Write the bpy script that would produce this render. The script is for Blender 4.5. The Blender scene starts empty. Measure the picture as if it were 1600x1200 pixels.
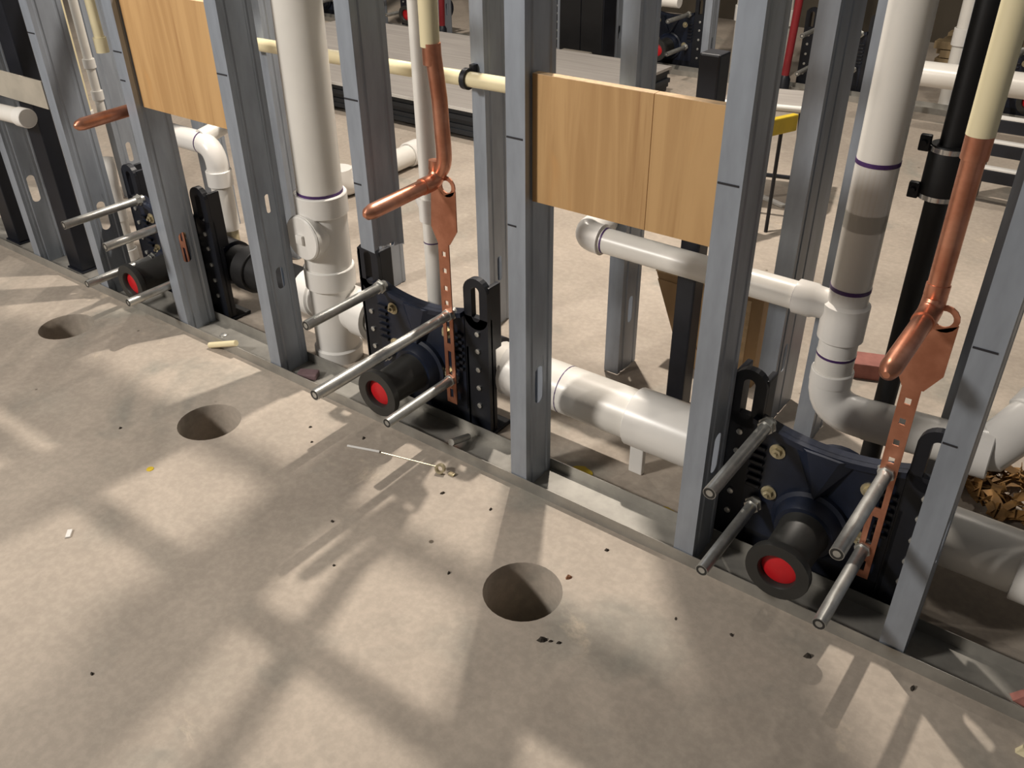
import bpy, bmesh, math, random
from mathutils import Vector, Matrix
random.seed(7)
SC = bpy.context.scene
COL = SC.collection
PI = math.pi

# ------------------------------------------------------------ camera
cd = bpy.data.cameras.new('camera'); cam = bpy.data.objects.new('camera', cd); COL.objects.link(cam)
cd.sensor_width = 36.0; cd.lens = 1375.1 / 1600 * 36.0; cd.clip_start = 0.02; cd.clip_end = 60
a, b, c = 0.6490044, 0.9980999, -0.0137657
M = Matrix.Rotation(a, 3, 'Z') @ Matrix.Rotation(b, 3, 'X') @ Matrix.Rotation(c, 3, 'Z')
cam.matrix_world = Matrix.Translation((2.97114, -1.23134, 1.26347)) @ M.to_4x4()
SC.camera = cam

# ------------------------------------------------------------ world, lamps, exposure
SC.view_settings.view_transform = 'Standard'; SC.view_settings.look = 'None'
SC.view_settings.gamma = 1.0; SC.view_settings.use_curve_mapping = False
SC.view_settings.exposure = 0.04
W = bpy.data.worlds.new('world'); SC.world = W; W.use_nodes = True
bg = W.node_tree.nodes['Background']; bg.inputs[0].default_value = (1.0, 0.96, 0.92, 1); bg.inputs[1].default_value = 0.055

def lamp(name, loc, power, size, colr, target=None):
    l = bpy.data.lights.new(name, 'AREA'); l.shape = 'DISK'; l.size = size; l.energy = power; l.color = colr
    o = bpy.data.objects.new(name, l); COL.objects.link(o); o.location = loc
    if target: o.rotation_euler = (Vector(target) - Vector(loc)).to_track_quat('-Z', 'Y').to_euler()
    return o
lamp('work_lamp', (1.47, 1.10, 2.75), 84, 0.07, (1.0, 0.90, 0.79))
lamp('work_lamp', (2.55, 2.7, 2.9), 16, 0.12, (1.0, 0.91, 0.80))
lamp('work_lamp', (-1.4, 2.6, 2.9), 55, 0.15, (1.0, 0.90, 0.79))
lamp('work_lamp', (0.45, -1.15, 2.80), 10, 0.07, (1.0, 0.91, 0.82))
lamp('ceiling_light', (0.35, -2.9, 2.5), 105, 0.5, (1.0, 0.94, 0.87), (1.6, 0, 0.4))

# ------------------------------------------------------------ materials
def new_mat(name):
    m = bpy.data.materials.new(name); m.use_nodes = True
    nt = m.node_tree; bs = nt.nodes['Principled BSDF']
    return m, nt, bs
def mix_node(nt, fac, a, b):
    n = nt.nodes.new('ShaderNodeMix'); n.data_type = 'RGBA'
    for s, v in ((n.inputs['Factor'], fac), (n.inputs[6], a), (n.inputs[7], b)):
        if hasattr(v, 'is_output'): nt.links.new(v, s)
        elif isinstance(v, (tuple, list)): s.default_value = tuple(v) + ((1,) if len(v) == 3 else ())
        else: s.default_value = v
    return n.outputs[2]
def noise(nt, scale, detail=4, rough=0.55, vec=None, dist=0.0):
    n = nt.nodes.new('ShaderNodeTexNoise'); n.inputs['Scale'].default_value = scale
    n.inputs['Detail'].default_value = detail; n.inputs['Roughness'].default_value = rough
    n.inputs['Distortion'].default_value = dist
    if vec is not None: nt.links.new(vec, n.inputs['Vector'])
    return n.outputs['Fac']
def ramp(nt, fac, lo, hi):
    n = nt.nodes.new('ShaderNodeMapRange'); n.interpolation_type = 'SMOOTHSTEP'
    n.inputs[1].default_value = lo; n.inputs[2].default_value = hi
    nt.links.new(fac, n.inputs[0]); return n.outputs[0]
def coords(nt, scale=(1, 1, 1)):
    t = nt.nodes.new('ShaderNodeTexCoord'); mp = nt.nodes.new('ShaderNodeMapping')
    mp.inputs['Scale'].default_value = scale; nt.links.new(t.outputs['Object'], mp.inputs['Vector'])
    return mp.outputs[0]
def bump(nt, bs, h, strength, dist=0.002):
    n = nt.nodes.new('ShaderNodeBump'); n.inputs['Strength'].default_value = strength
    n.inputs['Distance'].default_value = dist; nt.links.new(h, n.inputs['Height'])
    nt.links.new(n.outputs[0], bs.inputs['Normal'])
def mat(name, col, rough=0.5, metal=0.0, var=0.12, vscale=8.0, vvec=(1, 1, 1), col2=None, bmp=0.0, spec=0.5):
    m, nt, bs = new_mat(name)
    v = coords(nt, vvec)
    c2 = col2 if col2 else tuple(x * (1 - var) for x in col)
    f = ramp(nt, noise(nt, vscale, 4, 0.6, v), 0.3, 0.7)
    nt.links.new(mix_node(nt, f, c2, col), bs.inputs['Base Color'])
    bs.inputs['Roughness'].default_value = rough; bs.inputs['Metallic'].default_value = metal
    bs.inputs['Specular IOR Level'].default_value = spec
    if bmp: bump(nt, bs, noise(nt, vscale * 3, 3, 0.6, v), bmp)
    return m

def concrete_material():
    m, nt, bs = new_mat('concrete')
    v = coords(nt)
    big = ramp(nt, noise(nt, 1.3, 5, 0.62, v, 0.4), 0.34, 0.68)
    c = mix_node(nt, big, (0.37, 0.32, 0.268), (0.51, 0.44, 0.367))
    med = ramp(nt, noise(nt, 6.0, 6, 0.68, v, 0.3), 0.48, 0.72)
    c = mix_node(nt, med, c, (0.44, 0.385, 0.322))
    cool = ramp(nt, noise(nt, 2.6, 4, 0.6, v, 0.8), 0.55, 0.75)
    c = mix_node(nt, cool, c, (0.325, 0.305, 0.262))
    pale = ramp(nt, noise(nt, 3.7, 7, 0.7, v, 0.6), 0.62, 0.74)
    c = mix_node(nt, pale, c, (0.61, 0.52, 0.41))
    fine = ramp(nt, noise(nt, 60, 3, 0.6, v), 0.35, 0.7)
    mu = nt.nodes.new('ShaderNodeMix'); mu.data_type = 'RGBA'; mu.blend_type = 'MULTIPLY'; mu.inputs['Factor'].default_value = 0.12
    nt.links.new(c, mu.inputs[6]); nt.links.new(fine, mu.inputs[7]); c = mu.outputs[2]
    vo = nt.nodes.new('ShaderNodeTexVoronoi'); vo.inputs['Scale'].default_value = 9.0; vo.inputs['Randomness'].default_value = 1.0
    nt.links.new(v, vo.inputs['Vector'])
    sp = ramp(nt, vo.outputs['Distance'], 0.06, 0.035)
    gate = ramp(nt, noise(nt, 4.3, 2, 0.5, v), 0.52, 0.58)
    mm = nt.nodes.new('ShaderNodeMath'); mm.operation = 'MULTIPLY'; nt.links.new(sp, mm.inputs[0]); nt.links.new(gate, mm.inputs[1])
    c = mix_node(nt, mm.outputs[0], c, (0.13, 0.105, 0.08))
    nt.links.new(c, bs.inputs['Base Color'])
    bs.inputs['Roughness'].default_value = 0.72; bs.inputs['Specular IOR Level'].default_value = 0.3
    bump(nt, bs, noise(nt, 45, 5, 0.65, v), 0.18, 0.003)
    return m
def plywood_material():
    m, nt, bs = new_mat('plywood')
    v = coords(nt, (22, 22, 1.6))
    g = ramp(nt, noise(nt, 1.0, 6, 0.6, v, 0.8), 0.32, 0.68)
    c = mix_node(nt, g, (0.44, 0.255, 0.104), (0.565, 0.35, 0.155))
    v2 = coords(nt, (60, 60, 2.2))
    s = ramp(nt, noise(nt, 1.0, 3, 0.5, v2, 0.4), 0.62, 0.80)
    c = mix_node(nt, s, c, (0.36, 0.19, 0.075))
    v3 = coords(nt, (7, 7, 4))
    k = ramp(nt, noise(nt, 1.0, 3, 0.5, v3, 1.2), 0.56, 0.72)
    c = mix_node(nt, k, c, (0.55, 0.30, 0.11))
    nt.links.new(c, bs.inputs['Base Color']); bs.inputs['Roughness'].default_value = 0.6
    return m
CONC = concrete_material()
PLY = plywood_material()
PLYEDGE = mat('plywood_edge', (0.75, 0.52, 0.30), 0.7, 0, 0.25, 60, (1, 1, 6))
GALV = mat('galvanized_steel', (0.35, 0.39, 0.45), 0.46, 0.35, 0.25, 14, (1, 1, 0.25), bmp=0.02)
TRACK = mat('dusty_galvanized_steel', (0.40, 0.385, 0.35), 0.42, 0.45, 0.3, 10, bmp=0.03)
PVC = mat('white_pvc', (0.80, 0.775, 0.72), 0.32, 0, 0.06, 5)
PVCFIT = mat('white_pvc_fitting', (0.82, 0.80, 0.76), 0.28, 0, 0.05, 5)
CREAM = mat('cream_cpvc', (0.80, 0.71, 0.46), 0.38, 0, 0.07, 6)
PRIMER = mat('purple_primer', (0.085, 0.03, 0.16), 0.5, 0, 0.5, 30)
COPPER = mat('copper', (0.74, 0.36, 0.24), 0.36, 0.85, 0.3, 16, col2=(0.55, 0.22, 0.13))
COPPERPLATE = mat('copper_plate', (0.60, 0.27, 0.17), 0.42, 0.8, 0.3, 14, col2=(0.42, 0.17, 0.10))  # darker copper of the flat mounting plates
NAVY = mat('navy_painted_iron', (0.012, 0.018, 0.038), 0.42, 0.1, 0.5, 12, bmp=0.05)
NAVYBLK = mat('black_painted_steel', (0.010, 0.012, 0.019), 0.45, 0.1, 0.4, 12)
RUBBER = mat('black_plastic', (0.030, 0.030, 0.028), 0.48, 0, 0.3, 10)
REDPLUG = mat('red_plastic', (0.62, 0.012, 0.018), 0.45, 0, 0.12, 20)
ZINC = mat('zinc_steel', (0.60, 0.60, 0.57), 0.38, 0.75, 0.25, 40)
BRASSY = mat('yellow_zinc', (0.68, 0.60, 0.40), 0.35, 0.7, 0.3, 40)
IRON = mat('black_cast_iron', (0.010, 0.010, 0.011), 0.5, 0.1, 0.3, 12)
STAINLESS = mat('stainless_band', (0.75, 0.74, 0.72), 0.22, 0.95, 0.1, 30)
CARD = mat('cardboard', (0.40, 0.255, 0.125), 0.75, 0, 0.22, 14, (1, 1, 0.3))
CARDEDGE = mat('cardboard_edge', (0.66, 0.48, 0.28), 0.75, 0, 0.3, 40)
MARK = mat('marker_ink', (0.02, 0.02, 0.025), 0.6, 0, 0.2, 20)
YELLOW = mat('yellow_paint', (0.62, 0.45, 0.03), 0.45, 0, 0.2, 14)
WHITEMET = mat('white_metal', (0.78, 0.77, 0.74), 0.35, 0, 0.06, 8)
GREYBOARD = mat('grey_board', (0.36, 0.335, 0.31), 0.7, 0, 0.2, 7, (0.3, 6, 1))
DARKBOARD = mat('charcoal_board', (0.020, 0.024, 0.030), 0.6, 0, 0.3, 7)
REDPEX = mat('red_tube', (0.22, 0.014, 0.02), 0.4, 0, 0.2, 10)
BACK = mat('dim_block_wall', (0.085, 0.070, 0.050), 0.85, 0, 0.4, 3)
EARTH = mat('rusty_soil', (0.16, 0.085, 0.03), 0.9, 0, 0.6, 22, bmp=0.6)
PAPER = mat('brown_paper', (0.33, 0.17, 0.045), 0.7, 0, 0.6, 18, bmp=0.3)
PINK = mat('red_brick_clay', (0.40, 0.16, 0.13), 0.8, 0, 0.3, 20)
DIRT = mat('dark_dirt', (0.05, 0.04, 0.03), 0.9, 0, 0.4, 30)
WOOD = mat('pale_lumber', (0.33, 0.24, 0.13), 0.7, 0, 0.3, 20, (1, 1, 0.2))
MAUVE = mat('mauve_plastic', (0.23, 0.15, 0.16), 0.6, 0, 0.3, 20)

# ------------------------------------------------------------ mesh helpers
class MB:
    def __init__(s): s.v = []; s.f = []; s.sm = []
    def add(s, vs, fs, smooth=False):
        o = len(s.v); s.v += [tuple(p) for p in vs]
        for f in fs: s.f.append([i + o for i in f]); s.sm.append(smooth)
        return s
    def box(s, x0, x1, y0, y1, z0, z1, bev=0.0):
        if bev <= 0:
            vs = [(x, y, z) for x in (x0, x1) for y in (y0, y1) for z in (z0, z1)]
            return s.add(vs, [(0, 1, 3, 2), (4, 6, 7, 5), (0, 4, 5, 1), (2, 3, 7, 6), (0, 2, 6, 4), (1, 5, 7, 3)])
        bm = bmesh.new(); bmesh.ops.create_cube(bm, size=1)
        for v in bm.verts: v.co = ((x0 + x1) / 2 + v.co.x * (x1 - x0), (y0 + y1) / 2 + v.co.y * (y1 - y0), (z0 + z1) / 2 + v.co.z * (z1 - z0))
        bmesh.ops.bevel(bm, geom=bm.edges[:], offset=bev, segments=2, affect='EDGES', profile=0.6)
        bm.verts.index_update()
        s.add([v.co[:] for v in bm.verts], [[v.index for v in f.verts] for f in bm.faces]); bm.free(); return s
    def sweep(s, pts, rad, n=20, caps=True):
        pts = [Vector(p) for p in pts]; k = len(pts)
        if not isinstance(rad, (list, tuple)): rad = [rad] * k
        tan = []
        for i in range(k):
            t = (pts[min(i + 1, k - 1)] - pts[max(i - 1, 0)])
            if t.length < 1e-7: t = tan[-1] if tan else Vector((0, 0, 1))
            tan.append(t.normalized())
        u = tan[0].orthogonal().normalized(); vs = []; fs = []
        for i in range(k):
            u = (u - tan[i] * u.dot(tan[i])).normalized(); w = tan[i].cross(u)
            for j in range(n):
                an = 2 * PI * j / n; vs.append(pts[i] + (u * math.cos(an) + w * math.sin(an)) * rad[i])
        for i in range(k - 1):
            for j in range(n):
                fs.append((i * n + j, i * n + (j + 1) % n, (i + 1) * n + (j + 1) % n, (i + 1) * n + j))
        s.add(vs, fs, True)
        if caps:
            s.add(vs[:n], [tuple(range(n))[::-1]]); s.add(vs[-n:], [tuple(range(n))])
        return s
    def lathe(s, org, axis, prof, n=28):
        """prof: list of (distance along axis, radius); a repeated ring makes a crisp edge"""
        org = Vector(org); ax = Vector(axis).normalized(); u = ax.orthogonal().normalized(); w = ax.cross(u)
        for i in range(len(prof) - 1):
            (d0, r0), (d1, r1) = prof[i], prof[i + 1]
            vs = [org + ax * d + (u * math.cos(2 * PI * j / n) + w * math.sin(2 * PI * j / n)) * r for d, r in ((d0, max(r0, 1e-5)), (d1, max(r1, 1e-5))) for j in range(n)]
            s.add(vs, [(j, (j + 1) % n, n + (j + 1) % n, n + j) for j in range(n)], abs(d1 - d0) > 1e-4)
        return s
    def prism(s, poly, org, ux, uy, uz, depth):
        """2D polygon in (ux,uy) pushed along uz"""
        org, ux, uy, uz = map(Vector, (org, ux, uy, uz)); n = len(poly)
        vs = [org + ux * p + uy * q for p, q in poly]; vs += [v + uz * depth for v in vs]
        fs = [tuple(range(n))[::-1], tuple(range(n, 2 * n))] + [(i, (i + 1) % n, n + (i + 1) % n, n + i) for i in range(n)]
        return s.add(vs, fs)
    def frame(s, outer, inner, org, ux, uy, uz, depth):
        """polygon with a hole; the two loops have equal counts and start together"""
        org, ux, uy, uz = map(Vector, (org, ux, uy, uz)); n = len(outer)
        L = [[org + ux * p + uy * q + uz * d for p, q in lp] for d in (0, depth) for lp in (outer, inner)]
        vs = L[0] + L[1] + L[2] + L[3]; fs = []
        for i in range(n):
            j = (i + 1) % n
            fs += [(i, j, n + j, n + i), (2 * n + i, 3 * n + i, 3 * n + j, 2 * n + j), (i, 2 * n + i, 2 * n + j, j), (n + i, n + j, 3 * n + j, 3 * n + i)]
        return s.add(vs, fs)
    def build(s, name, m, parent=None, solid=0.0):
        me = bpy.data.meshes.new(name); me.from_pydata(s.v, [], s.f); me.validate()
        bm = bmesh.new(); bm.from_mesh(me)
        bmesh.ops.remove_doubles(bm, verts=bm.verts, dist=1e-6)
        bmesh.ops.recalc_face_normals(bm, faces=bm.faces); bm.to_mesh(me); bm.free()
        sm = s.sm if len(me.polygons) == len(s.sm) else [False] * len(me.polygons)
        me.polygons.foreach_set('use_smooth', sm)
        if any(sm): me.set_sharp_from_angle(angle=math.radians(38))
        me.materials.append(m)
        o = bpy.data.objects.new(name, me); COL.objects.link(o)
        if parent: o.parent = parent
        if solid:
            md = o.modifiers.new('thickness', 'SOLIDIFY'); md.thickness = solid; md.offset = 0
        return o
def tag(o, label, cat, group=None):
    o['label'] = label; o['category'] = cat
    if group: o['group'] = group
    return o
def thing(name, label, cat, loc=(0, 0, 0), rz=0, group=None):
    o = bpy.data.objects.new(name, None); COL.objects.link(o); o.location = loc; o.rotation_euler = (0, 0, rz)
    o.empty_display_size = 0.05
    return tag(o, label, cat, group)
def structure(o): o['kind'] = 'structure'; return o
def copy_tree(o, parent=None):
    n = o.copy(); COL.objects.link(n)
    if parent: n.parent = parent; n.matrix_parent_inverse = o.matrix_parent_inverse.copy()
    for ch in list(o.children): copy_tree(ch, n)
    return n
def place(o, loc, label, rz=0):
    o.location = loc; o.rotation_euler = (0, 0, rz); o['label'] = label; return o
def bend(a, b, c, r, n=7):
    """points of a quarter-like bend a-b-c rounded at b with radius r"""
    a, b, c = map(Vector, (a, b, c)); d0 = (a - b).normalized(); d1 = (c - b).normalized()
    p0 = b + d0 * r; p1 = b + d1 * r; out = []
    for i in range(n + 1):
        t = i / n; out.append(p0 * (1 - t) ** 2 + b * 2 * t * (1 - t) + p1 * t * t)
    return out
def circle(r, n, cx=0, cy=0, ph=0): return [(cx + r * math.cos(2 * PI * i / n + ph), cy + r * math.sin(2 * PI * i / n + ph)) for i in range(n)]

# ------------------------------------------------------------ floor with cored holes
HOLES = [(2.247, -0.252), (1.277, -0.252), (0.518, -0.193)]
def build_floor():
    X0, X1, Y0, Y1, T, R, NS = -6.0, 5.5, -3.2, 5.2, 0.20, 0.078, 32
    mb = MB()
    xs = [X0]; cells = sorted((hx - 0.12, hx + 0.12, hx, hy) for hx, hy in HOLES)
    for x0, x1, hx, hy in cells:
        mb.box(xs[-1], x0, Y0, Y1, -T, 0) if False else None
        mb.add([(xs[-1], Y0, 0), (x0, Y0, 0), (x0, Y1, 0), (xs[-1], Y1, 0)], [(0, 1, 2, 3)])
        mb.add([(x0, Y0, 0), (x1, Y0, 0), (x1, hy - 0.12, 0), (x0, hy - 0.12, 0)], [(0, 1, 2, 3)])
        mb.add([(x0, hy + 0.12, 0), (x1, hy + 0.12, 0), (x1, Y1, 0), (x0, Y1, 0)], [(0, 1, 2, 3)])
        ring = [(hx + R * math.cos(2 * PI * i / NS), hy + R * math.sin(2 * PI * i / NS)) for i in range(NS)]
        out = []
        for i in range(NS):
            cx, sy = math.cos(2 * PI * i / NS), math.sin(2 * PI * i / NS); k = 0.12 / max(abs(cx), abs(sy))
            out.append((hx + cx * k, hy + sy * k))
        vs = [(p[0], p[1], 0) for p in out] + [(p[0], p[1], 0) for p in ring]
        mb.add(vs, [(i, (i + 1) % NS, NS + (i + 1) % NS, NS + i) for i in range(NS)])
        jr = [(hx + (p[0] - hx) * 0.985, hy + (p[1] - hy) * 0.985) for p in ring]
        vs = [(p[0], p[1], 0) for p in ring] + [(p[0], p[1], -0.006) for p in jr] + [(p[0], p[1], -T) for p in jr]
        mb.add(vs, [(k * NS + i, k * NS + (i + 1) % NS, (k + 1) * NS + (i + 1) % NS, (k + 1) * NS + i) for k in range(2) for i in range(NS)], True)
        xs.append(x1)
    mb.add([(xs[-1], Y0, 0), (X1, Y0, 0), (X1, Y1, 0), (xs[-1], Y1, 0)], [(0, 1, 2, 3)])
    mb.add([(X0, Y0, -T - 0.12), (X1, Y0, -T - 0.12), (X1, Y1, -T - 0.12), (X0, Y1, -T - 0.12)], [(3, 2, 1, 0)])
    mb.add([(X0, Y0, 0), (X1, Y0, 0), (X1, Y1, 0), (X0, Y1, 0), (X0, Y0, -T - .12), (X1, Y0, -T - .12), (X1, Y1, -T - .12), (X0, Y1, -T - .12)],
           [(0, 4, 5, 1), (1, 5, 6, 2), (2, 6, 7, 3), (3, 7, 4, 0)])
    f = structure(mb.build('floor', CONC))
    for hx, hy in HOLES:
        g = MB(); rnd = random.Random(int(hx * 100)); n = 16
        vs = [(hx, hy, -T - 0.03)]
        for k in (1, 2, 3):
            for i in range(n):
                r = 0.0285 * k; vs.append((hx + r * math.cos(2 * PI * i / n), hy + r * math.sin(2 * PI * i / n), -T - 0.035 + rnd.uniform(-0.012, 0.022)))
        fs = [(0, 1 + i, 1 + (i + 1) % n) for i in range(n)]
        for k in (0, 1): fs += [(1 + k * n + i, 1 + (k + 1) * n + i, 1 + (k + 1) * n + (i + 1) % n, 1 + k * n + (i + 1) % n) for i in range(n)]
        g.add(vs, fs, True); g.build('hole_bottom', EARTH, f)
    return f
build_floor()
structure(MB().box(-6.0, 5.5, 5.2, 5.35, 0, 3.2).build('wall_back', BACK))

# ------------------------------------------------------------ bottom tracks
def track(x0, x1, y0, y1, h, label, name='bottom_track'):
    t = thing(name, label, 'track', ((x0 + x1) / 2, (y0 + y1) / 2, 0)); ox, oy = (x0 + x1) / 2, (y0 + y1) / 2
    MB().box(x0 - ox, x1 - ox, y0 - oy, y1 - oy, 0.0, 0.0022).build('base', TRACK, t)
    MB().box(x0 - ox, x1 - ox, y0 - oy - 0.0015, y0 - oy, 0, h).build('flange', TRACK, t)
    MB().box(x0 - ox, x1 - ox, y1 - oy, y1 - oy + 0.0015, 0, h).build('flange', TRACK, t)
    return t
FT = track(-1.3, 3.9, -0.002, 0.094, 0.030, 'long dusty galvanized floor track under the front row of studs')
for x in (0.95, 3.5):                 # fastener heads in the track
    MB().lathe((x - 1.3, 0.0, 0.0022), (0, 0, 1), [(0, 0.011), (0.003, 0.011), (0.006, 0.006), (0.006, 0)], 10).build('fastener', ZINC, FT)

# ------------------------------------------------------------ steel studs
def stud_mesh(mb, z0, z1, holes, W=0.041, D=0.092, cut=None):
    lip = 0.010
    def zb(y): return cut(y) if cut else z0
    # flanges and lips (single sheets, thickened afterwards)
    for y, s in ((0, 1), (D, -1)):
        mb.add([(0, y, zb(y)), (W, y, zb(y) - (0.004 if cut else 0)), (W, y, z1), (0, y, z1)], [(0, 1, 2, 3)])
        mb.add([(0, y, zb(y)), (0, y + s * lip, zb(y)), (0, y + s * lip, z1), (0, y, z1)], [(0, 1, 2, 3)])
    ys = [(0, W), (0.012, W), (0.0155, W - 0.0022), (0.0205, W - 0.0022), (0.024, W), (0.030, W), (0.062, W), (0.068, W), (0.0715, W - 0.0022), (0.0765, W - 0.0022), (0.080, W), (D, W)]
    for (ya, xa), (yb, xb) in zip(ys[:-1], ys[1:]):
        if (ya, yb) == (0.030, 0.062):
            z = zb(0.045)
            for hz, hw, hh in holes:
                if hz - hh - 0.02 < z: continue
                mb.add([(W, ya, z), (W, yb, z), (W, yb, hz - hh - 0.02), (W, ya, hz - hh - 0.02)], [(0, 1, 2, 3)])
                oy, n = 0.046, 16; out = []; inn = []
                for i in range(n):
                    an = 2 * PI * i / n; cx, sz = math.cos(an), math.sin(an)
                    inn.append((W, oy + hw * cx, hz + (hh - hw) * (1 if sz > 1e-6 else -1 if sz < -1e-6 else 0) + hw * sz))
                    k = 1 / max(abs(cx), abs(sz)); out.append((W, oy + 0.016 * cx * k, hz + (hh + 0.02) * sz * k))
                mb.add(out + inn, [(i, (i + 1) % n, n + (i + 1) % n, n + i) for i in range(n)])
                z = hz + hh + 0.02
            mb.add([(W, ya, z), (W, yb, z), (W, yb, z1), (W, ya, z1)], [(0, 1, 2, 3)])
        else:
            mb.add([(xa, ya, zb(ya)), (xb, yb, zb(yb)), (xb, yb, z1), (xa, ya, z1)], [(0, 1, 2, 3)])
    return mb
MAIN_HOLES = [(0.255, 0.0145, 0.045), (1.47, 0.0145, 0.045), (2.08, 0.0145, 0.045)]
REAR_HOLES = [(0.18, 0.011, 0.038), (1.40, 0.011, 0.038), (2.01, 0.011, 0.038)]
TOP = 2.60
def stud(x, y, label, holes=MAIN_HOLES, z0=0.0025, cut=None, marks=(), lean=(0, 0), D=0.092):
    t = thing('metal_stud', label, 'stud', (x, y, 0))
    o = stud_mesh(MB(), z0, TOP, holes, cut=cut, D=D).build('channel', GALV, t, 0.0011)
    for z, w in marks: MB().box(0.001, w, -0.0016, -0.0007, z, z + 0.0032).build('layout_mark', MARK, t)
    t.rotation_euler = (lean[0], lean[1], 0)
    return t
S = 0.4064
names = {
 0: 'galvanized stud nearest the left edge of the photo with its foot just in view',
 1: 'galvanized stud second from left with dark tall upright hugging its left side',
 2: 'galvanized stud holding the left end of the far left plywood panel',
 3: 'galvanized stud at the right end of the far left plywood panel',
 5: 'galvanized stud holding the left end of the plywood panel in the middle',
 6: 'galvanized stud holding the right end of the plywood panel in the middle',
 7: 'galvanized stud at right edge standing in front of the right carrier',
 8: 'galvanized stud next along the front row beyond the right edge',
}
for k, lb in names.items():
    mk = [(0.786, 0.036)] if k not in (0, 8) else []
    if k == 5: mk.append((0.620, 0.020))
    if k == 7: mk = [(0.632, 0.034), (0.466, 0.022)]
    if k == 2: mk.append((0.716, 0.022))
    hl = MAIN_HOLES
    if k == 3: hl = [(0.275, 0.0125, 0.030), (0.475, 0.007, 0.024)] + MAIN_HOLES[1:]
    stud(S * k, 0.0, lb, hl, marks=mk)
stud(S * 4, 0.0, 'short galvanized stud sawn off above the carrier in the middle', MAIN_HOLES[1:],
     cut=lambda y: 0.470 - 0.12 * y + (0.008 if 0.005 < y < 0.06 else 0), marks=[(0.792, 0.038), (0.616, 0.022)])
rear = {0: 'rear row galvanized stud behind the gap with the far left copper stub',
        1: 'rear row galvanized stud behind the far left plywood panel',
        2: 'rear row galvanized stud just left of the white cleanout pipe',
        3: 'rear row galvanized stud showing under the sawn off stud',
        4: 'dark rear row stud right of the tall copper pipe in the middle',
        5: 'rear row galvanized stud standing behind the plywood panel in the middle',
        6: 'rear row galvanized stud left of the thick white vent pipe on the right',
        7: 'rear row galvanized stud hidden behind the right front stud'}
for k, lb in rear.items(): stud(S * k + {0: -0.30, 1: -0.14, 2: -0.127, 3: -0.122, 4: -0.105, 5: -0.083}.get(k, -0.07), 0.53, lb, REAR_HOLES, D=0.160 if k == 6 else 0.092)
stud(S * 6 + 0.038, 0.53, 'rear row galvanized stud close behind the thick white vent pipe on the right', REAR_HOLES)
for y, lb in ((0.0, 'galvanized top track over the front row of studs'), (0.53, 'galvanized top track over the rear row of studs')):
    t = thing('top_track', lb, 'track', (1.3, y + 0.046, TOP))
    MB().box(-2.6, 2.6, -0.048, 0.048, 0.0, 0.0015).build('base', TRACK, t)
    for yy in (-0.048, 0.0465): MB().box(-2.6, 2.6, yy, yy + 0.0015, -0.03, 0).build('flange', TRACK, t)

# tall navy uprights (rectangular steel tube with a foot)
def upright(x, y, w, d, label, top=TOP):
    t = thing('steel_upright', label, 'upright', (x, y, 0.0026 if y < 0.1 else 0))
    MB().box(-w / 2, w / 2, -d / 2, d / 2, 0.006, top, 0.004).build('tube', NAVYBLK, t)
    MB().box(-w / 2 - 0.006, w / 2 + 0.006, -d / 2 - 0.004, d / 2 + 0.004, 0, 0.006, 0.002).build('foot_plate', NAVYBLK, t)
    return t
upright(0.185, 0.062, 0.082, 0.05, 'tall navy steel upright left of the second stud from the left')
upright(-0.222, 0.062, 0.082, 0.05, 'tall navy steel upright at the far left edge by the first stud')
upright(2.19, 0.49, 0.046, 0.05, 'tall navy steel upright behind the plywood panel in the middle, in front of the carton', 0.862)

# ------------------------------------------------------------ plywood backing panels
def plywood(x0, x1, z0, z1, seam, label):
    t = thing('plywood_backing', label, 'plywood', ((x0 + x1) / 2, 0.029, z0)); ox = (x0 + x1) / 2
    edges = [x0, seam, x1] if seam else [x0, x1]
    for i in range(len(edges) - 1):
        l = edges[i] + (0.0006 if i else 0); r = edges[i + 1] - (0.0006 if i < len(edges) - 2 else 0)
        p = MB().box(l - ox, r - ox, -0.009, 0.009, 0, z1 - z0).build('panel', PLY, t)
        MB().box(l - ox, r - ox, -0.0088, 0.0088, z1 - z0, z1 - z0 + 0.0008).build('top_edge', PLYEDGE, p)
    return t
plywood(2.0745, 2.438, 0.670, 0.897, 2.3085, 'orange tan plywood panel between two studs in the middle of the wall')
plywood(0.8555, 1.218, 0.652, 0.930, None, 'orange tan plywood panel between studs at upper left')

# sheet steel backing strip at far left
STRIP = mat('beige_steel', (0.46, 0.42, 0.35), 0.6, 0.1, 0.2, 10)
t = thing('backing_strip', 'beige grey sheet metal strip across the studs at far left', 'backing', (0.0, 0.0, 0.58))
MB().box(-0.55, 0.405, -0.004, -0.0016, 0.0, 0.078).build('sheet', STRIP, t)
MB().box(-0.55, 0.405, -0.0016, 0.0, 0.074, 0.078).build('hem', STRIP, t)

# ------------------------------------------------------------ PVC helpers
def pipe(t, pts, r, name='pipe', m=None, n=24): return MB().sweep(pts, r, n).build(name, m or PVC, t)
def hub(t, org, axis, L, r, name='coupling', ridge=True, m=None):
    e = 0.004
    pr = [(0, r * 0.86), (0, r - 0.002), (0.002, r), (L - 0.002, r), (L, r - 0.002), (L, r * 0.86)]
    return MB().lathe(org, axis, pr, 28).build(name, m or PVCFIT, t)
def primer(t, org, axis, r, L=0.006): return MB().lathe(org, axis, [(0, r * 0.9), (0, r), (L, r), (L, r * 0.9)], 28).build('primer_ring', PRIMER, t)

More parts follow.
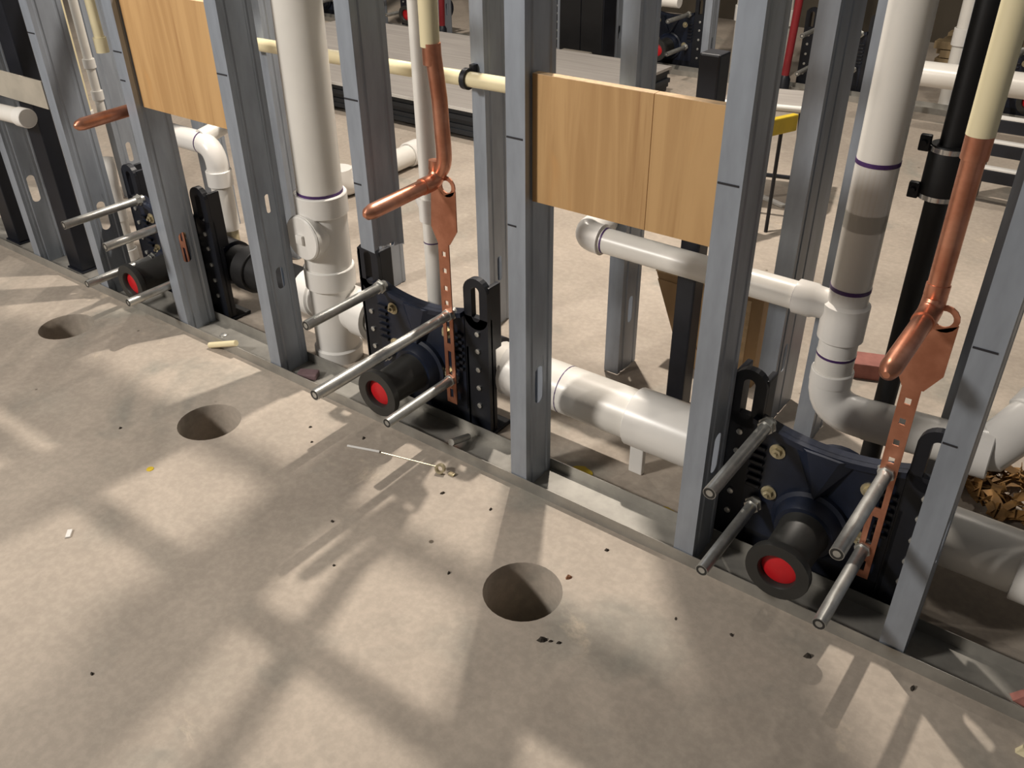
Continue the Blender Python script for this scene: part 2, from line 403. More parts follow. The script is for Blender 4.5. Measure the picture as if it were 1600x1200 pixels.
# P1: four inch riser with cleanout
t = thing('cleanout_riser', 'thick white pvc riser with round cleanout plug left of the sawn off stud', 'pipe', (1.301, 0.172, 0)); t.rotation_euler = (0, 0.018, 0)
pipe(t, [(0, 0, 0.45), (0.0, 0, TOP)], 0.0572)
primer(t, (0, 0, 0.479), (0, 0, 1), 0.0583, 0.007)
hub(t, (0, 0, 0.425), (0, 0, 1), 0.054, 0.067)
body = MB().lathe((0, 0, 0.275), (0, 0, 1), [(0, 0.05), (0, 0.060), (0.012, 0.0615), (0.15, 0.0615), (0.155, 0.0615)], 28)
body.lathe((0, -0.02, 0.377), (0, -1, 0), [(0, 0.05), (0.030, 0.057), (0.034, 0.060), (0.052, 0.060), (0.052, 0.05)], 28)
tee = body.build('cleanout_tee', PVCFIT, t)
plug = MB().lathe((0.0, -0.070, 0.377), (0, -1, 0), [(0, 0.058), (0.006, 0.058), (0.009, 0.055), (0.010, 0.0)], 28)
plug.box(-0.012, 0.012, -0.088, -0.0795, 0.365, 0.389, 0.003).build('cleanout_plug', PVCFIT, t)
hub(t, (0, 0, 0.222), (0, 0, 1), 0.056, 0.067)
lt = MB().lathe((0, 0, 0.0), (0, 0, 1), [(0, 0.066), (0.035, 0.066), (0.040, 0.060), (0.225, 0.060)], 28)
lt.lathe((-0.13, 0.028, 0.15), (1, 0, 0), [(0, 0.05), (0, 0.066), (0.05, 0.066), (0.055, 0.060), (0.205, 0.060), (0.21, 0.066), (0.26, 0.066), (0.26, 0.05)], 28)
lt.build('lower_tee', PVCFIT, t)

# main waste pipe running through the carriers
def main_run(x0, x1, label, hubs, z=0.150, y=0.20, m=None):
    t = thing('waste_pipe', label, 'pipe', (x0, y, 0))
    pipe(t, [(0, 0, z), (x1 - x0, 0, z)], 0.0572, m=m)
    for h, L in hubs: hub(t, (h - x0, 0, z), (1, 0, 0), L, 0.0665, m=m)
    return t
main_run(0.862, 1.168, 'short black waste pipe between the far left carrier and the cleanout riser', [(0.91, 0.05)], m=IRON)
main_run(1.450, 1.513, 'short white waste pipe from the cleanout riser into the carrier in the middle', [])
t = main_run(1.850, 2.490, 'long thick white waste pipe on the floor between the two nearer carriers', [(1.885, 0.05), (2.225, 0.264)])
primer(t, (2.045 - 1.850, 0, 0.150), (1, 0, 0), 0.0578, 0.002)
bl = MB().box(0.0, 0.034, -0.066, -0.050, 0.0, 0.088, 0.003).build('support_block', PVCFIT, t); bl.location = (2.222 - 1.850, 0.058, 0)
t = main_run(2.827, 3.35, 'thick white waste pipe with a bell hub at right edge behind the right stud', [(3.0, 0.09)])

# P2: slim white riser behind the middle copper
t = thing('slim_riser', 'slim white plastic riser just left of the tall copper pipe in the middle', 'pipe', (1.655, 0.20, 0))
pipe(t, [(0, 0, 0.245), (0, 0, TOP)], 0.021)
MB().lathe((0, 0, 0.475), (0, 0, 1), [(0, 0.02), (0, 0.027), (0.055, 0.027), (0.055, 0.02)], 24).lathe((0, 0, 0.502), (-0.8, 0.6, 0.2), [(0, 0.024), (0.05, 0.026), (0.055, 0.024), (0.055, 0)], 20).build('tee', PVCFIT, t)
primer(t, (0, 0, 0.420), (0, 0, 1), 0.0213, 0.003)
MB().lathe((0, 0, 0.2175), (0, 0, 1), [(0, 0.0), (0, 0.022), (0.015, 0.026), (0.032, 0.026), (0.034, 0.02)], 12).build('brass_nut', BRASSY, t)

# P4/P3/P5: three inch vent with branch
t = thing('vent_stack', 'thick white pvc vent pipe with purple primer rings on the right, branching both ways', 'pipe', (2.563, 0.42, 0))
pipe(t, [(0, 0, 0.60), (0, 0, TOP)], 0.0390)
hub(t, (0, 0, 0.632), (0, 0, 1), 0.092, 0.0390)
primer(t, (0, 0, 0.725), (0, 0, 1), 0.0400, 0.008)
pipe(t, [(0, 0, 0.46), (0, 0, 0.635)], 0.0390)
primer(t, (0, 0, 0.470), (0, 0, 1), 0.0400, 0.008)
teeb = MB().lathe((0, 0, 0.325), (0, 0, 1), [(0, 0.04), (0, 0.0390), (0.03, 0.0390), (0.036, 0.046), (0.112, 0.046), (0.118, 0.0390), (0.146, 0.0390), (0.146, 0.04)], 28)
teeb.lathe((-0.02, 0, 0.424), (-1, 0, 0), [(0, 0.030), (0.04, 0.033), (0.045, 0.036), (0.082, 0.036), (0.082, 0.028)], 24)
teeb.build('branch_tee', PVCFIT, t)
primer(t, (-0.104, 0, 0.424), (1, 0, 0), 0.0305, 0.003)
pipe(t, [(-0.09, 0, 0.424), (-0.585, 0, 0.430)], 0.030, 'branch_pipe')
MB().sweep([(-0.572, 0, 0.430)] + bend((-0.56, 0, 0.430), (-0.625, 0, 0.430), (-0.625, 0.12, 0.430), 0.045) + [(-0.625, 0.085, 0.430)], [0.037] + [0.0355] * 8 + [0.037], 24).build('branch_elbow', PVCFIT, t)
primer(t, (-0.566, 0, 0.430), (1, 0, 0), 0.0309, 0.004)
pipe(t, [(-0.625, 0.08, 0.430), (-0.625, 0.105, 0.430)], 0.030, 'branch_pipe')
primer(t, (0, 0, 0.319), (0, 0, 1), 0.0398, 0.005)
pipe(t, [(0, 0, 0.27), (0, 0, 0.33)], 0.0390)
hub(t, (0, 0, 0.252), (0, 0, 1), 0.032, 0.0435, 'elbow_hub')
MB().sweep([(0, 0, 0.262)] + bend((0, 0, 0.262), (0, 0, 0.190), (0.11, 0, 0.190), 0.062) + [(0.10, 0, 0.190)], 0.0425, 26).build('elbow', PVCFIT, t)
pipe(t, [(0.09, 0, 0.190), (0.30, 0, 0.205)], 0.0435, 'lower_pipe')
wy = MB().sweep([(0.25, 0, 0.200), (0.325, 0.01, 0.212), (0.37, 0.06, 0.27), (0.41, 0.15, 0.34)], 0.048, 26)
wy.build('wye', PVCFIT, t)
hub(t, (0.372, 0.062, 0.272), (0.36, 0.78, 0.60), 0.045, 0.053)
pipe(t, [(0.405, 0.14, 0.333), (0.50, 0.36, 0.50)], 0.0435, 'wye_branch')
hub(t, (0.30, 0, 0.204), (1, 0.05, 0.05), 0.03, 0.052)

# black cast iron pipe with banded coupling
t = thing('iron_pipe', 'black iron drain pipe with banded coupling, left of the right copper pipe', 'pipe', (2.662, 0.505, 0))
pipe(t, [(0, 0, 0), (0, 0, TOP)], 0.0215, 'pipe', IRON)
cp = MB().lathe((0, 0, 0.655), (0, 0, 1), [(0, 0.022), (0, 0.034), (0.010, 0.036), (0.090, 0.036), (0.10, 0.034), (0.10, 0.022)], 28).build('coupling', IRON, t)
for z in (0.655, 0.744):
    bd = MB().lathe((0, 0, z), (0, 0, 1), [(0, 0.035), (0, 0.0372), (0.009, 0.0372), (0.009, 0.035)], 28).build('clamp_band', STAINLESS, cp)
    MB().box(-0.052, -0.032, -0.022, -0.008, z - 0.004, z + 0.026, 0.003).sweep([(-0.042, -0.03, z + 0.012), (-0.042, -0.003, z + 0.012)], 0.006, 8).build('clamp_screw', NAVYBLK, cp)

# long cream pipe clipped along the rear studs
t = thing('cream_pipe', 'long horizontal cream pipe clipped along the rear studs', 'pipe', (0.70, 0.495, 0.708))
pipe(t, [(0, 0, 0), (1.455, 0, 0.0183)], 0.0185, 'pipe', CREAM)
for dx in (0.43, 0.835):
    dz = 0.0126 * dx
    MB().lathe((dx - 0.007, 0, dz), (1, 0, 0), [(0, 0.0187), (0, 0.026), (0.014, 0.026), (0.014, 0.0187)], 18).box(dx - 0.007, dx + 0.007, 0.018, 0.034, dz - 0.012, dz + 0.03).build('pipe_clip', NAVYBLK, t)
t = thing('cream_riser', 'thin vertical cream pipe rising behind the plywood panel in the middle', 'pipe', (1.80, 0.47, 0))
pipe(t, [(0, 0, 0.70), (0, 0, TOP)], 0.0105, 'pipe', CREAM, 16)
MB().lathe((0, 0, 0.69), (0, 0, 1), [(0, 0), (0, 0.014), (0.04, 0.014), (0.04, 0.010)], 16).build('tee', CREAM, t)
t = thing('cream_riser', 'vertical cream pipe right of the second stud from the left', 'pipe', (0.035, 0.30, 0))
pipe(t, [(0, 0, 0.42), (0, 0, TOP)], 0.013, 'pipe', CREAM, 16)
MB().lathe((0, 0, 0.40), (0, 0, 1), [(0, 0), (0, 0.018), (0.05, 0.018), (0.05, 0.013)], 16).build('end_cap', PVCFIT, t)
t = thing('slim_riser', 'slim white pipe with ribbed fittings left of the far left copper stub', 'pipe', (0.125, 0.30, 0))
pipe(t, [(0, 0, 0.45), (0, 0, TOP)], 0.014, 'pipe', PVC, 16)
for z in (0.43, 0.50, 0.60): MB().lathe((0, 0, z), (0, 0, 1), [(0, 0.01), (0, 0.019), (0.028, 0.019), (0.028, 0.01)], 16).build('coupling', PVCFIT, t)
t = thing('cream_riser', 'leaning cream pipe beside the far left plywood panel', 'pipe', (0.215, 0.30, 0))
pipe(t, [(0.01, 0, 0.70), (-0.01, 0, 1.3), (-0.01, 0, TOP)], 0.015, 'pipe', CREAM, 16)
MB().lathe((0.01, 0, 0.66), (0, 0, 1), [(0, 0), (0, 0.020), (0.045, 0.020), (0.045, 0.015)], 16).build('end_cap', CREAM, t)

t = thing('unseen_channel', 'unseen steel bridging channel added through the front studs for its shadow on the floor', 'channel', (0.60, 0.046, 1.035))  # out of view, added to cast the outer shadow band on the floor
MB().box(-1.7, 1.69, -0.013, 0.013, 0, 0.0015).box(-1.7, 1.69, -0.013, -0.0115, 0, 0.028).box(-1.7, 1.69, 0.0115, 0.013, 0, 0.028).build('channel', GALV, t)
t = thing('unseen_pipe', 'unseen horizontal cream pipe added high along the rear studs for its floor shadow', 'pipe', (1.2, 0.495, 1.56))  # unseen, put in for the shadow band closer to the wall
pipe(t, [(-2.2, 0, 0), (1.40, 0, 0)], 0.0185, 'pipe', CREAM)

# left bay white pipes
t = thing('vent_elbow', 'white pvc elbow and drop pipe under the far left plywood panel', 'pipe', (0.60, 0.35, 0))
MB().sweep([(-0.25, 0, 0.425), (-0.08, 0, 0.425)] + bend((-0.1, 0, 0.425), (0.035, 0, 0.425), (0.035, 0, 0.30), 0.06) + [(0.035, 0, 0.345)], 0.034, 22).build('elbow', PVCFIT, t)
hub(t, (0.035, 0, 0.30), (0, 0, 1), 0.05, 0.040)
pipe(t, [(0.035, 0, 0.155), (0.035, 0, 0.32)], 0.033); pipe(t, [(0.035, 0, 0), (0.035, 0, 0.11)], 0.020, 'foot_pipe', CREAM)
primer(t, (-0.02, 0, 0.425), (1, 0, 0), 0.0348, 0.004)
pipe(t, [(-0.02, 0, 0.44), (-0.02, 0.16, 0.47)], 0.026, 'branch_pipe')
MB().lathe((0.035, 0, 0.10), (0, 0, 1), [(0, 0), (0, 0.026), (0.05, 0.026), (0.055, 0.022)], 14).build('brass_nut', BRASSY, t)
t = thing('bent_pipe', 'bent white pvc pipe right of the second stud from the left', 'pipe', (0.235, 0.20, 0))
MB().sweep([(-0.03, 0.03, 0.34), (-0.02, 0.02, 0.31), (0, 0, 0.26), (0.004, 0, 0.17), (0.008, 0, 0.14)], [0.024, 0.028, 0.031, 0.031, 0.028], 20).build('elbow', PVCFIT, t)
pipe(t, [(0.008, 0, 0.0), (0.008, 0, 0.15)], 0.025)
hub(t, (0.008, 0, 0.0), (0, 0, 1), 0.04, 0.032)
t = thing('white_stub_pipe', 'white pvc pipe end strapped under the sheet metal strip at left edge', 'pipe', (-0.06, -0.032, 0.532))
pipe(t, [(-0.25, 0, -0.010), (0.385, 0, 0.017)], 0.024)
hub(t, (0.34, 0, 0.015), (1, 0, 0.04), 0.045, 0.028)
MB().lathe((0.115, 0, 0.005), (1, 0, 0.04), [(0, 0.0245), (0, 0.0275), (0.016, 0.0275), (0.016, 0.0245)], 18).box(0.115, 0.131, 0.018, 0.0315, -0.03, 0.04).build('strap', ZINC, t)

# ------------------------------------------------------------ copper supply risers
def riser(x, label, wing=1, jog=0.0):
    t = thing('copper_riser', label, 'pipe', (x, 0.09, 0))
    pipe(t, [(0, 0, 0.895), (0, 0, TOP)], 0.0190, 'cream_pipe', CREAM)
    if jog:
        pts = [(0.004, 0, 0.90), (jog, 0, 0.80), (jog + 0.004, 0, 0.70)] + bend((jog + .004, 0, 0.70), (jog + .004, 0, 0.655), (jog - 0.03, 0, 0.634), 0.03) + [(jog - 0.022, 0, 0.638)]
    else: pts = [(0, 0, 0.90), (0, 0, 0.665)]
    pipe(t, pts, 0.0160, 'copper_pipe', COPPER)
    MB().lathe((0.003 if jog else 0, 0, 0.862), (0, 0, 1), [(0, 0.015), (0, 0.0185), (0.040, 0.0185), (0.040, 0.015)], 22).build('solder_coupling', COPPER, t)
    e = MB().sweep([(0, 0, 0.672), (0, -0.002, 0.655)] + bend((0, 0, 0.66), (0, -0.002, 0.630), (0, -0.10, 0.627), 0.024) + [(0, -0.05, 0.629)], 0.0175, 20)
    e.build('elbow', COPPER, t)
    st = MB().sweep([(0, -0.035, 0.629), (0, -0.195, 0.624), (0, -0.210, 0.623), (0, -0.217, 0.623)], [0.0155, 0.0155, 0.012, 0.005], 18).build('stub_out', COPPER, t)
    # flat mounting plate: winged head, tapering shoulder, slotted strip
    head = [(-0.030, 0.52), (-0.014, 0.487), (0.018, 0.487), (0.042, 0.525), (0.044, 0.625), (0.032, 0.643), (-0.010, 0.643), (-0.03, 0.62)]
    br = MB()
    n = 16; hole = circle(0.0135, n, 0.020, 0.618, 0.0)
    outer = []
    for i in range(n):
        an = 2 * PI * i / n; k = 0.0225; outer.append((0.020 + k * math.cos(an), 0.618 + k * math.sin(an)))
    br.frame(outer, hole, (0, 0.002, 0), (1, 0, 0), (0, 0, 1), (0, 1, 0), 0.003)
    br.prism([(-0.030, 0.520), (-0.014, 0.487), (0.020, 0.487), (0.042, 0.522), (0.0425, 0.612), (0.012, 0.597), (-0.004, 0.612), (-0.024, 0.60)], (0, 0.002, 0), (1, 0, 0), (0, 0, 1), (0, 1, 0), 0.003)
    z = 0.487; x0, x1 = -0.013, 0.017
    slots = [(0.455, 0.467), (0.415, 0.427), (0.372, 0.384), (0.335, 0.347), (0.235, 0.300), (0.150, 0.215), (0.085, 0.110)]
    for s0, s1 in slots:
        br.prism([(x0, s1), (x1, s1), (x1, z), (x0, z)], (0, 0.002, 0), (1, 0, 0), (0, 0, 1), (0, 1, 0), 0.003)
        br.prism([(x0, s0), (x0 + 0.010, s0), (x0 + 0.010, s1), (x0, s1)], (0, 0.002, 0), (1, 0, 0), (0, 0, 1), (0, 1, 0), 0.003)
        br.prism([(x1 - 0.010, s0), (x1, s0), (x1, s1), (x1 - 0.010, s1)], (0, 0.002, 0), (1, 0, 0), (0, 0, 1), (0, 1, 0), 0.003)
        z = s0
    br.prism([(x0, 0.07), (x1, 0.07), (x1, z), (x0, z)], (0, 0.002, 0), (1, 0, 0), (0, 0, 1), (0, 1, 0), 0.003)
    br.prism([(-0.018, 0.487), (-0.013, 0.487), (-0.013, 0.07), (-0.018, 0.07)], (0, 0.008, 0), (1, 0, 0), (0, 0, 1), (0, 1, 0), 0.013) if False else None
    br.build('mounting_plate', COPPERPLATE, t)
    return t
riser(2.768, 'copper and cream supply riser with winged plate at right by the black iron pipe')
riser(1.783, 'cream and copper supply riser in the middle, in front of the slim white riser', jog=0.016)
riser(0.768, 'copper stub behind the stud at the left end of the far left plywood panel')

# ------------------------------------------------------------ toilet carriers
def carrier(xc, y0, label, long_rod=-0.150):
    t = thing('toilet_carrier', label, 'carrier', (xc, y0, 0))
    Y = 0.112
    for s in (-1, 1):
        cx = -0.160 if s < 0 else 0.172; n = 24
        # slotted loop standing upright, with a channel web behind
        def loop(w, z0, z1, k=n):
            pts = []
            for i in range(k):
                an = 2 * PI * (i + 0.5) / k; c_, s_ = math.cos(an), math.sin(an)
                pts.append((cx + w * c_, (z1 - w if s_ > 0 else z0 + w) + w * s_))
            return pts
        u = MB().frame(loop(0.034, 0.285, 0.412), loop(0.0115, 0.305, 0.392), (0, Y, 0), (1, 0, 0), (0, 0, 1), (0, 1, 0), 0.016)
        u.box(cx - 0.034, cx + 0.034, Y, Y + 0.016, 0.008, 0.315)
        u.box(cx - 0.034, cx - 0.022, Y, Y + 0.029, 0.008, 0.235, 0.003)
        if s < 0: u.box(cx - 0.034, cx - 0.022, Y, Y + 0.065, 0.23, 0.395, 0.003)
        u.box(cx + 0.022, cx + 0.034, Y + .008, Y + 0.029, 0.008, 0.235, 0.003); u.box(cx + 0.022, cx + 0.034, Y + .008, Y + 0.050, 0.23, 0.395, 0.003)
        up = u.build('upright', NAVYBLK, t)
        MB().box(cx - 0.040, cx + 0.040, Y - 0.012, Y + 0.075, 0.0, 0.010, 0.003).build('foot', NAVYBLK, up)
        for z in (0.080, 0.130, 0.180, 0.230, 0.275):
            MB().lathe((cx + s * 0.004, Y, z), (0, -1, 0), [(0, 0.0065), (0.004, 0.0065), (0.005, 0.003), (0.005, 0)], 8).build('rivet', ZINC, up)
    MB().box(-0.126, 0.138, Y + 0.001, Y + 0.026, 0.0, 0.075, 0.004).build('base_bar', NAVYBLK, t)
    # face plate with a dipped top edge and raised ribs
    zt = lambda x: 0.322 - 0.022 * (1 - (x / 0.135) ** 2)
    top = [(x, zt(x)) for x in [0.138 - 0.023 * i for i in range(13)]]
    fp = MB().prism([(-0.138, 0.055), (0.138, 0.055)] + top, (0, Y - 0.002, 0), (1, 0, 0), (0, 0, 1), (0, 1, 0), 0.020)
    fp.prism([(0.138 - 0.023 * i, zt(0.138 - 0.023 * i)) for i in range(13)] + [(-0.138 + 0.023 * i, zt(-0.138 + 0.023 * i) - 0.012) for i in range(13)], (0, Y - 0.014, 0), (1, 0, 0), (0, 0, 1), (0, 1, 0), 0.014)
    fp.add([(-0.06, Y - 0.002, 0.30), (0.06, Y - 0.002, 0.30), (0, Y - 0.002, 0.17), (-0.03, Y - 0.02, 0.298), (0.03, Y - 0.02, 0.298), (0, Y - 0.02, 0.20)], [(3, 5, 4), (0, 3, 4, 1), (0, 2, 5, 3), (1, 4, 5, 2)])
    face = fp.build('face_plate', NAVY, t)
    # adjusting slots: small dark teeth down both sides
    for s in (-1, 1):
        tm = MB()
        for k in range(6): tm.box(s * 0.121 - 0.014, s * 0.121 + 0.014, Y - 0.010, Y - 0.002, 0.165 + 0.018 * k, 0.173 + 0.018 * k, 0.002)
        tm.build('side_rib', NAVYBLK, face)
    for x, z in ((-0.086, 0.262), (0.086, 0.252), (-0.088, 0.162), (0.088, 0.142)):
        b = MB().lathe((x, Y - 0.002, z), (0, -1, 0), [(0, 0.0145), (0.002, 0.0145), (0.002, 0.0095), (0.010, 0.0095), (0.011, 0.004), (0.016, 0.004), (0.016, 0)], 6)
        b.lathe((x, Y - 0.002, z), (0, -1, 0), [(0, 0.0155), (0.0025, 0.0155), (0.0025, 0.008)], 16).build('face_nut', BRASSY, face)
    # drum behind the plate joining the waste line
    MB().lathe((0, Y + 0.018, 0.150), (0, 1, 0), [(0, 0.085), (0.05, 0.085), (0.12, 0.075), (0.12, 0)], 28).sweep([(-0.165, 0.20, 0.150), (0.165, 0.20, 0.150)], 0.066, 26).build('waste_body', NAVY, t)
    # nozzle
    zn = 0.132
    MB().lathe((0, Y - 0.002, zn), (0, -1, 0), [(0, 0.074), (0.010, 0.074), (0.014, 0.066), (0.034, 0.060), (0.040, 0.056), (0.040, 0.045)], 32).build('collar', NAVY, t)
    nz = MB().lathe((0, Y - 0.03, zn), (0, -1, 0), [(0, 0.046), (0.008, 0.050), (0.016, 0.046), (0.110, 0.043), (0.114, 0.050), (0.120, 0.0585), (0.132, 0.0595), (0.136, 0.0585), (0.136, 0.036), (0.132, 0.0335), (0.118, 0.0335)], 36).build('nozzle', RUBBER, t)
    MB().lathe((0, Y - 0.148, zn), (0, -1, 0), [(0, 0.0338), (0.004, 0.0338), (0.006, 0.031), (0.006, 0.0)], 28).build('test_plug', REDPLUG, nz)
    # four threaded rods in sleeves
    for x, z, y1 in ((-0.110, 0.318, -0.140), (0.108, 0.312, long_rod), (-0.110, 0.130, -0.125), (0.104, 0.135, -0.128)):
        r = MB().sweep([(x, Y, z), (x, y1, z)], 0.0118, 14)
        rod = r.build('rod', ZINC, t)
        MB().lathe((x, Y - 0.012, z), (0, -1, 0), [(0, 0.018), (0.003, 0.018), (0.003, 0.0145), (0.014, 0.0155), (0.014, 0.0105)], 6).build('rod_nut', ZINC, rod)
        MB().lathe((x, y1 - 0.0005, z), (0, -1, 0), [(0, 0.0105), (0.0, 0.0065), (-0.006, 0.0065), (-0.006, 0)], 14).build('rod_bore', RUBBER, rod)
    return t
C1 = carrier(2.660, 0.0, 'navy iron carrier nearest the camera with red plugged black nozzle and four rods')
def carrier_copy(x, y, label, rz=0): return place(copy_tree(C1), (x, y, 0), label, rz)
C2 = carrier(1.680, 0.0, 'navy iron carrier in the middle below the sawn off stud, one rod much longer', -0.315)
C3 = carrier_copy(0.689, 0.0, 'navy iron carrier at left behind the stud at the plywood end, red plug half seen')

# ------------------------------------------------------------ behind the wall
def carton():
    t = thing('cardboard_carton', 'brown cardboard carton standing on floor behind the waste pipe', 'carton', (2.19, 0.70, 0))
    poly = [(-0.085, 0), (0.115, 0), (0.115, 0.255), (-0.185, 0.255)]
    MB().prism(poly, (0, -0.022, 0), (1, 0, 0), (0, 0, 1), (0, 1, 0), 0.045).build('body', CARD, t)
    MB().box(-0.186, 0.116, -0.024, 0.0245, 0.255, 0.261).build('top_flap', CARDEDGE, t)
    MB().prism([(-0.085, 0.002), (-0.020, 0.002), (-0.120, 0.235), (-0.178, 0.235)], (0, -0.025, 0), (1, 0, 0), (0, 0, 1), (0, 1, 0), 0.003).build('side_flap', CARD, t)
    MB().box(0.070, 0.084, -0.0245, -0.021, 0.004, 0.245).build('folded_edge', CARDEDGE, t)
    return t
carton()
# stack of boards on the far floor
t = thing('board_stack', 'low stack of grey and charcoal boards lying on the floor behind the left studs', 'boards', (-0.40, 2.50, 0))
MB().box(-1.25, 1.15, -0.55, 0.55, 0.0, 0.02).build('skid', DARKBOARD, t)
for k in range(5):
    j = 0.006 * ((k * 7) % 3 - 1)
    MB().box(-1.25 + j, 1.15 + j, -0.61 + j, 0.61 + j, 0.021 + 0.0225 * k, 0.0425 + 0.0225 * k).build('board', DARKBOARD, t)
MB().box(-1.26, 1.16, -0.62, 0.62, 0.134, 0.148).build('board', GREYBOARD, t)
MB().box(-1.26, 1.16, -0.6225, -0.62, 0.134, 0.1475).build('lit_edge', WHITEMET, t)  # light along the top board's front edge, put in as a white strip

# folding work stand with a yellow level
t = thing('work_stand', 'small grey topped folding stand with black legs behind the right studs', 'stand', (1.78, 1.92, 0), 0.25)
MB().box(-0.16, 0.14, -0.13, 0.13, 0.385, 0.40, 0.004).build('top', GREYBOARD, t)
MB().sweep([(-0.16, -0.135, 0.402), (0.12, -0.135, 0.402), (0.143, -0.13, 0.400), (0.15, -0.105, 0.40), (0.15, 0.13, 0.40)], 0.010, 10).build('rim', WHITEMET, t)
for sx, sy in ((-0.13, -0.12), (0.12, -0.12), (-0.13, 0.12), (0.12, 0.12)):
    MB().sweep([(sx, sy, 0.385), (sx * 1.25, sy * 1.35, 0.0)], 0.010, 10).build('leg', NAVYBLK, t)
MB().sweep([(-0.15, -0.14, 0.16), (0.14, -0.14, 0.16)], 0.008, 8).build('stretcher', NAVYBLK, t)
t = thing('spirit_level', 'yellow bar lying aslant against the grey folding stand', 'level', (1.89, 1.585, 0.0))
b = MB().box(-0.15, 0.15, -0.012, 0.012, -0.028, 0.028, 0.004).build('bar', YELLOW, t); b.location = (0.0, 0, 0.385); b.rotation_euler = (0, 0, math.radians(68))
for sx in (-0.09, 0.09):
    g = MB().sweep([(0, 0, 0.0), (0, 0, 0.355)], 0.007, 8).build('stand_leg', NAVYBLK, t); g.location = (sx * 0.37, sx * 0.93, 0)
MB().sweep([(-0.05, 0, 0.22), (0.03, 0.0, 0.20)], 0.016, 10).build('hanging_nut', ZINC, t)
t = thing('white_strip', 'white plastic strip lying on the far floor beside the folding stand', 'offcut', (1.83, 1.95, 0))
MB().box(-0.06, 0.06, -0.012, 0.012, 0, 0.012, 0.003).build('strip', WHITEMET, t); t.rotation_euler = (0, 0, -0.4)

# loose white pvc lying behind the sawn off stud
t = thing('pipe_offcut', 'white pvc pipe with elbow lying on the far floor behind the sawn off stud', 'offcut', (0.42, 1.07, 0))
pipe(t, [(0.0, 0.02, 0.052), (-0.03, 0.46, 0.052)], 0.044)
MB().sweep([(0.0, 0.05, 0.054)] + bend((0, 0.03, 0.054), (0.0, -0.04, 0.054), (0.0, -0.04, 0.16), 0.04) + [(0.0, -0.04, 0.12)], 0.053, 22).build('elbow', PVCFIT, t)
hub(t, (-0.024, 0.38, 0.053), (-0.068, 1, 0), 0.07, 0.052)

# rack with black rails at right
t = thing('rail_rack', 'low rack of three black steel rails with bolts at far right behind the copper riser', 'rack', (2.62, 2.45, 0))
for k, z in enumerate((0.285, 0.205, 0.115)):
    r_ = MB().box(-0.22, 0.75, -0.02 - 0.03 * k, 0.02 - 0.03 * k, z - 0.024, z + 0.024, 0.004).build('rail', NAVYBLK, t)
    MB().box(-0.22, 0.75, -0.021 - 0.03 * k, 0.018 - 0.03 * k, z + 0.024, z + 0.029).build('rail_lip', WHITEMET, r_)
    for x in (-0.03, 0.18, 0.42): MB().lathe((x, -0.02 - 0.03 * k, z), (0, -1, 0), [(0, 0.012), (0.006, 0.010), (0.006, 0)], 8).build('bolt', ZINC, r_)
for x in (-0.19, 0.70): MB().box(x - 0.02, x + 0.02, -0.02, 0.03, 0, 0.30, 0.004).build('post', NAVYBLK, t)
t = thing('far_waste_pipe', 'white pvc pipe on low stands beyond the black rail rack at right', 'pipe', (1.75, 3.25, 0.245))
pipe(t, [(0.0, 0, 0.0), (1.6, 0, 0.01)], 0.055)
hub(t, (0.42, 0, 0), (1, 0, 0), 0.10, 0.063)
for x in (0.15, 1.3):
    MB().box(x - 0.03, x + 0.03, -0.06, 0.06, -0.245, -0.235).sweep([(x, 0, -0.24), (x, 0, -0.05)], 0.014, 10).build('pipe_stand', NAVYBLK, t)

# wood shavings / crumpled paper heap at right
def heap():
    rnd = random.Random(3); mb = MB()
    for i in range(150):
        r = 0.13 * math.sqrt(rnd.random()); an = rnd.uniform(0, 2 * PI)
        x, y = r * math.cos(an), r * 0.7 * math.sin(an); z = 0.008 + 0.075 * (1 - r / 0.14) * rnd.random()
        d = Vector((rnd.uniform(-1, 1), rnd.uniform(-1, 1), rnd.uniform(-0.4, 0.6))).normalized() * rnd.uniform(0.012, 0.028)
        w = Vector((rnd.uniform(-1, 1), rnd.uniform(-1, 1), rnd.uniform(-0.5, 0.5))).normalized() * rnd.uniform(0.006, 0.014)
        c_ = Vector((x, y, z)); up = Vector((0, 0, rnd.uniform(0.003, 0.010)))
        p = [c_ - d - w, c_ - d + w, c_ + up - w, c_ + up + w, c_ + d - w, c_ + d + w]
        for q in p: q.z = max(q.z, 0.001)
        mb.add(p, [(0, 2, 3, 1), (2, 4, 5, 3)])
    o = mb.build('shavings_heap', PAPER, None, 0.001); o.location = (2.965, 0.60, 0); o['kind'] = 'stuff'
    return tag(o, 'heap of brown crumpled paper shavings on the floor at right edge', 'shavings')
heap()
o = MB().box(-0.055, 0.055, -0.035, 0.035, 0, 0.045, 0.004).build('clay_brick', PINK); o.location = (2.535, 0.93, 0); o.rotation_euler = (0, 0, 0.35)
tag(o, 'reddish brick on the far floor right of the thick vent pipe', 'brick')

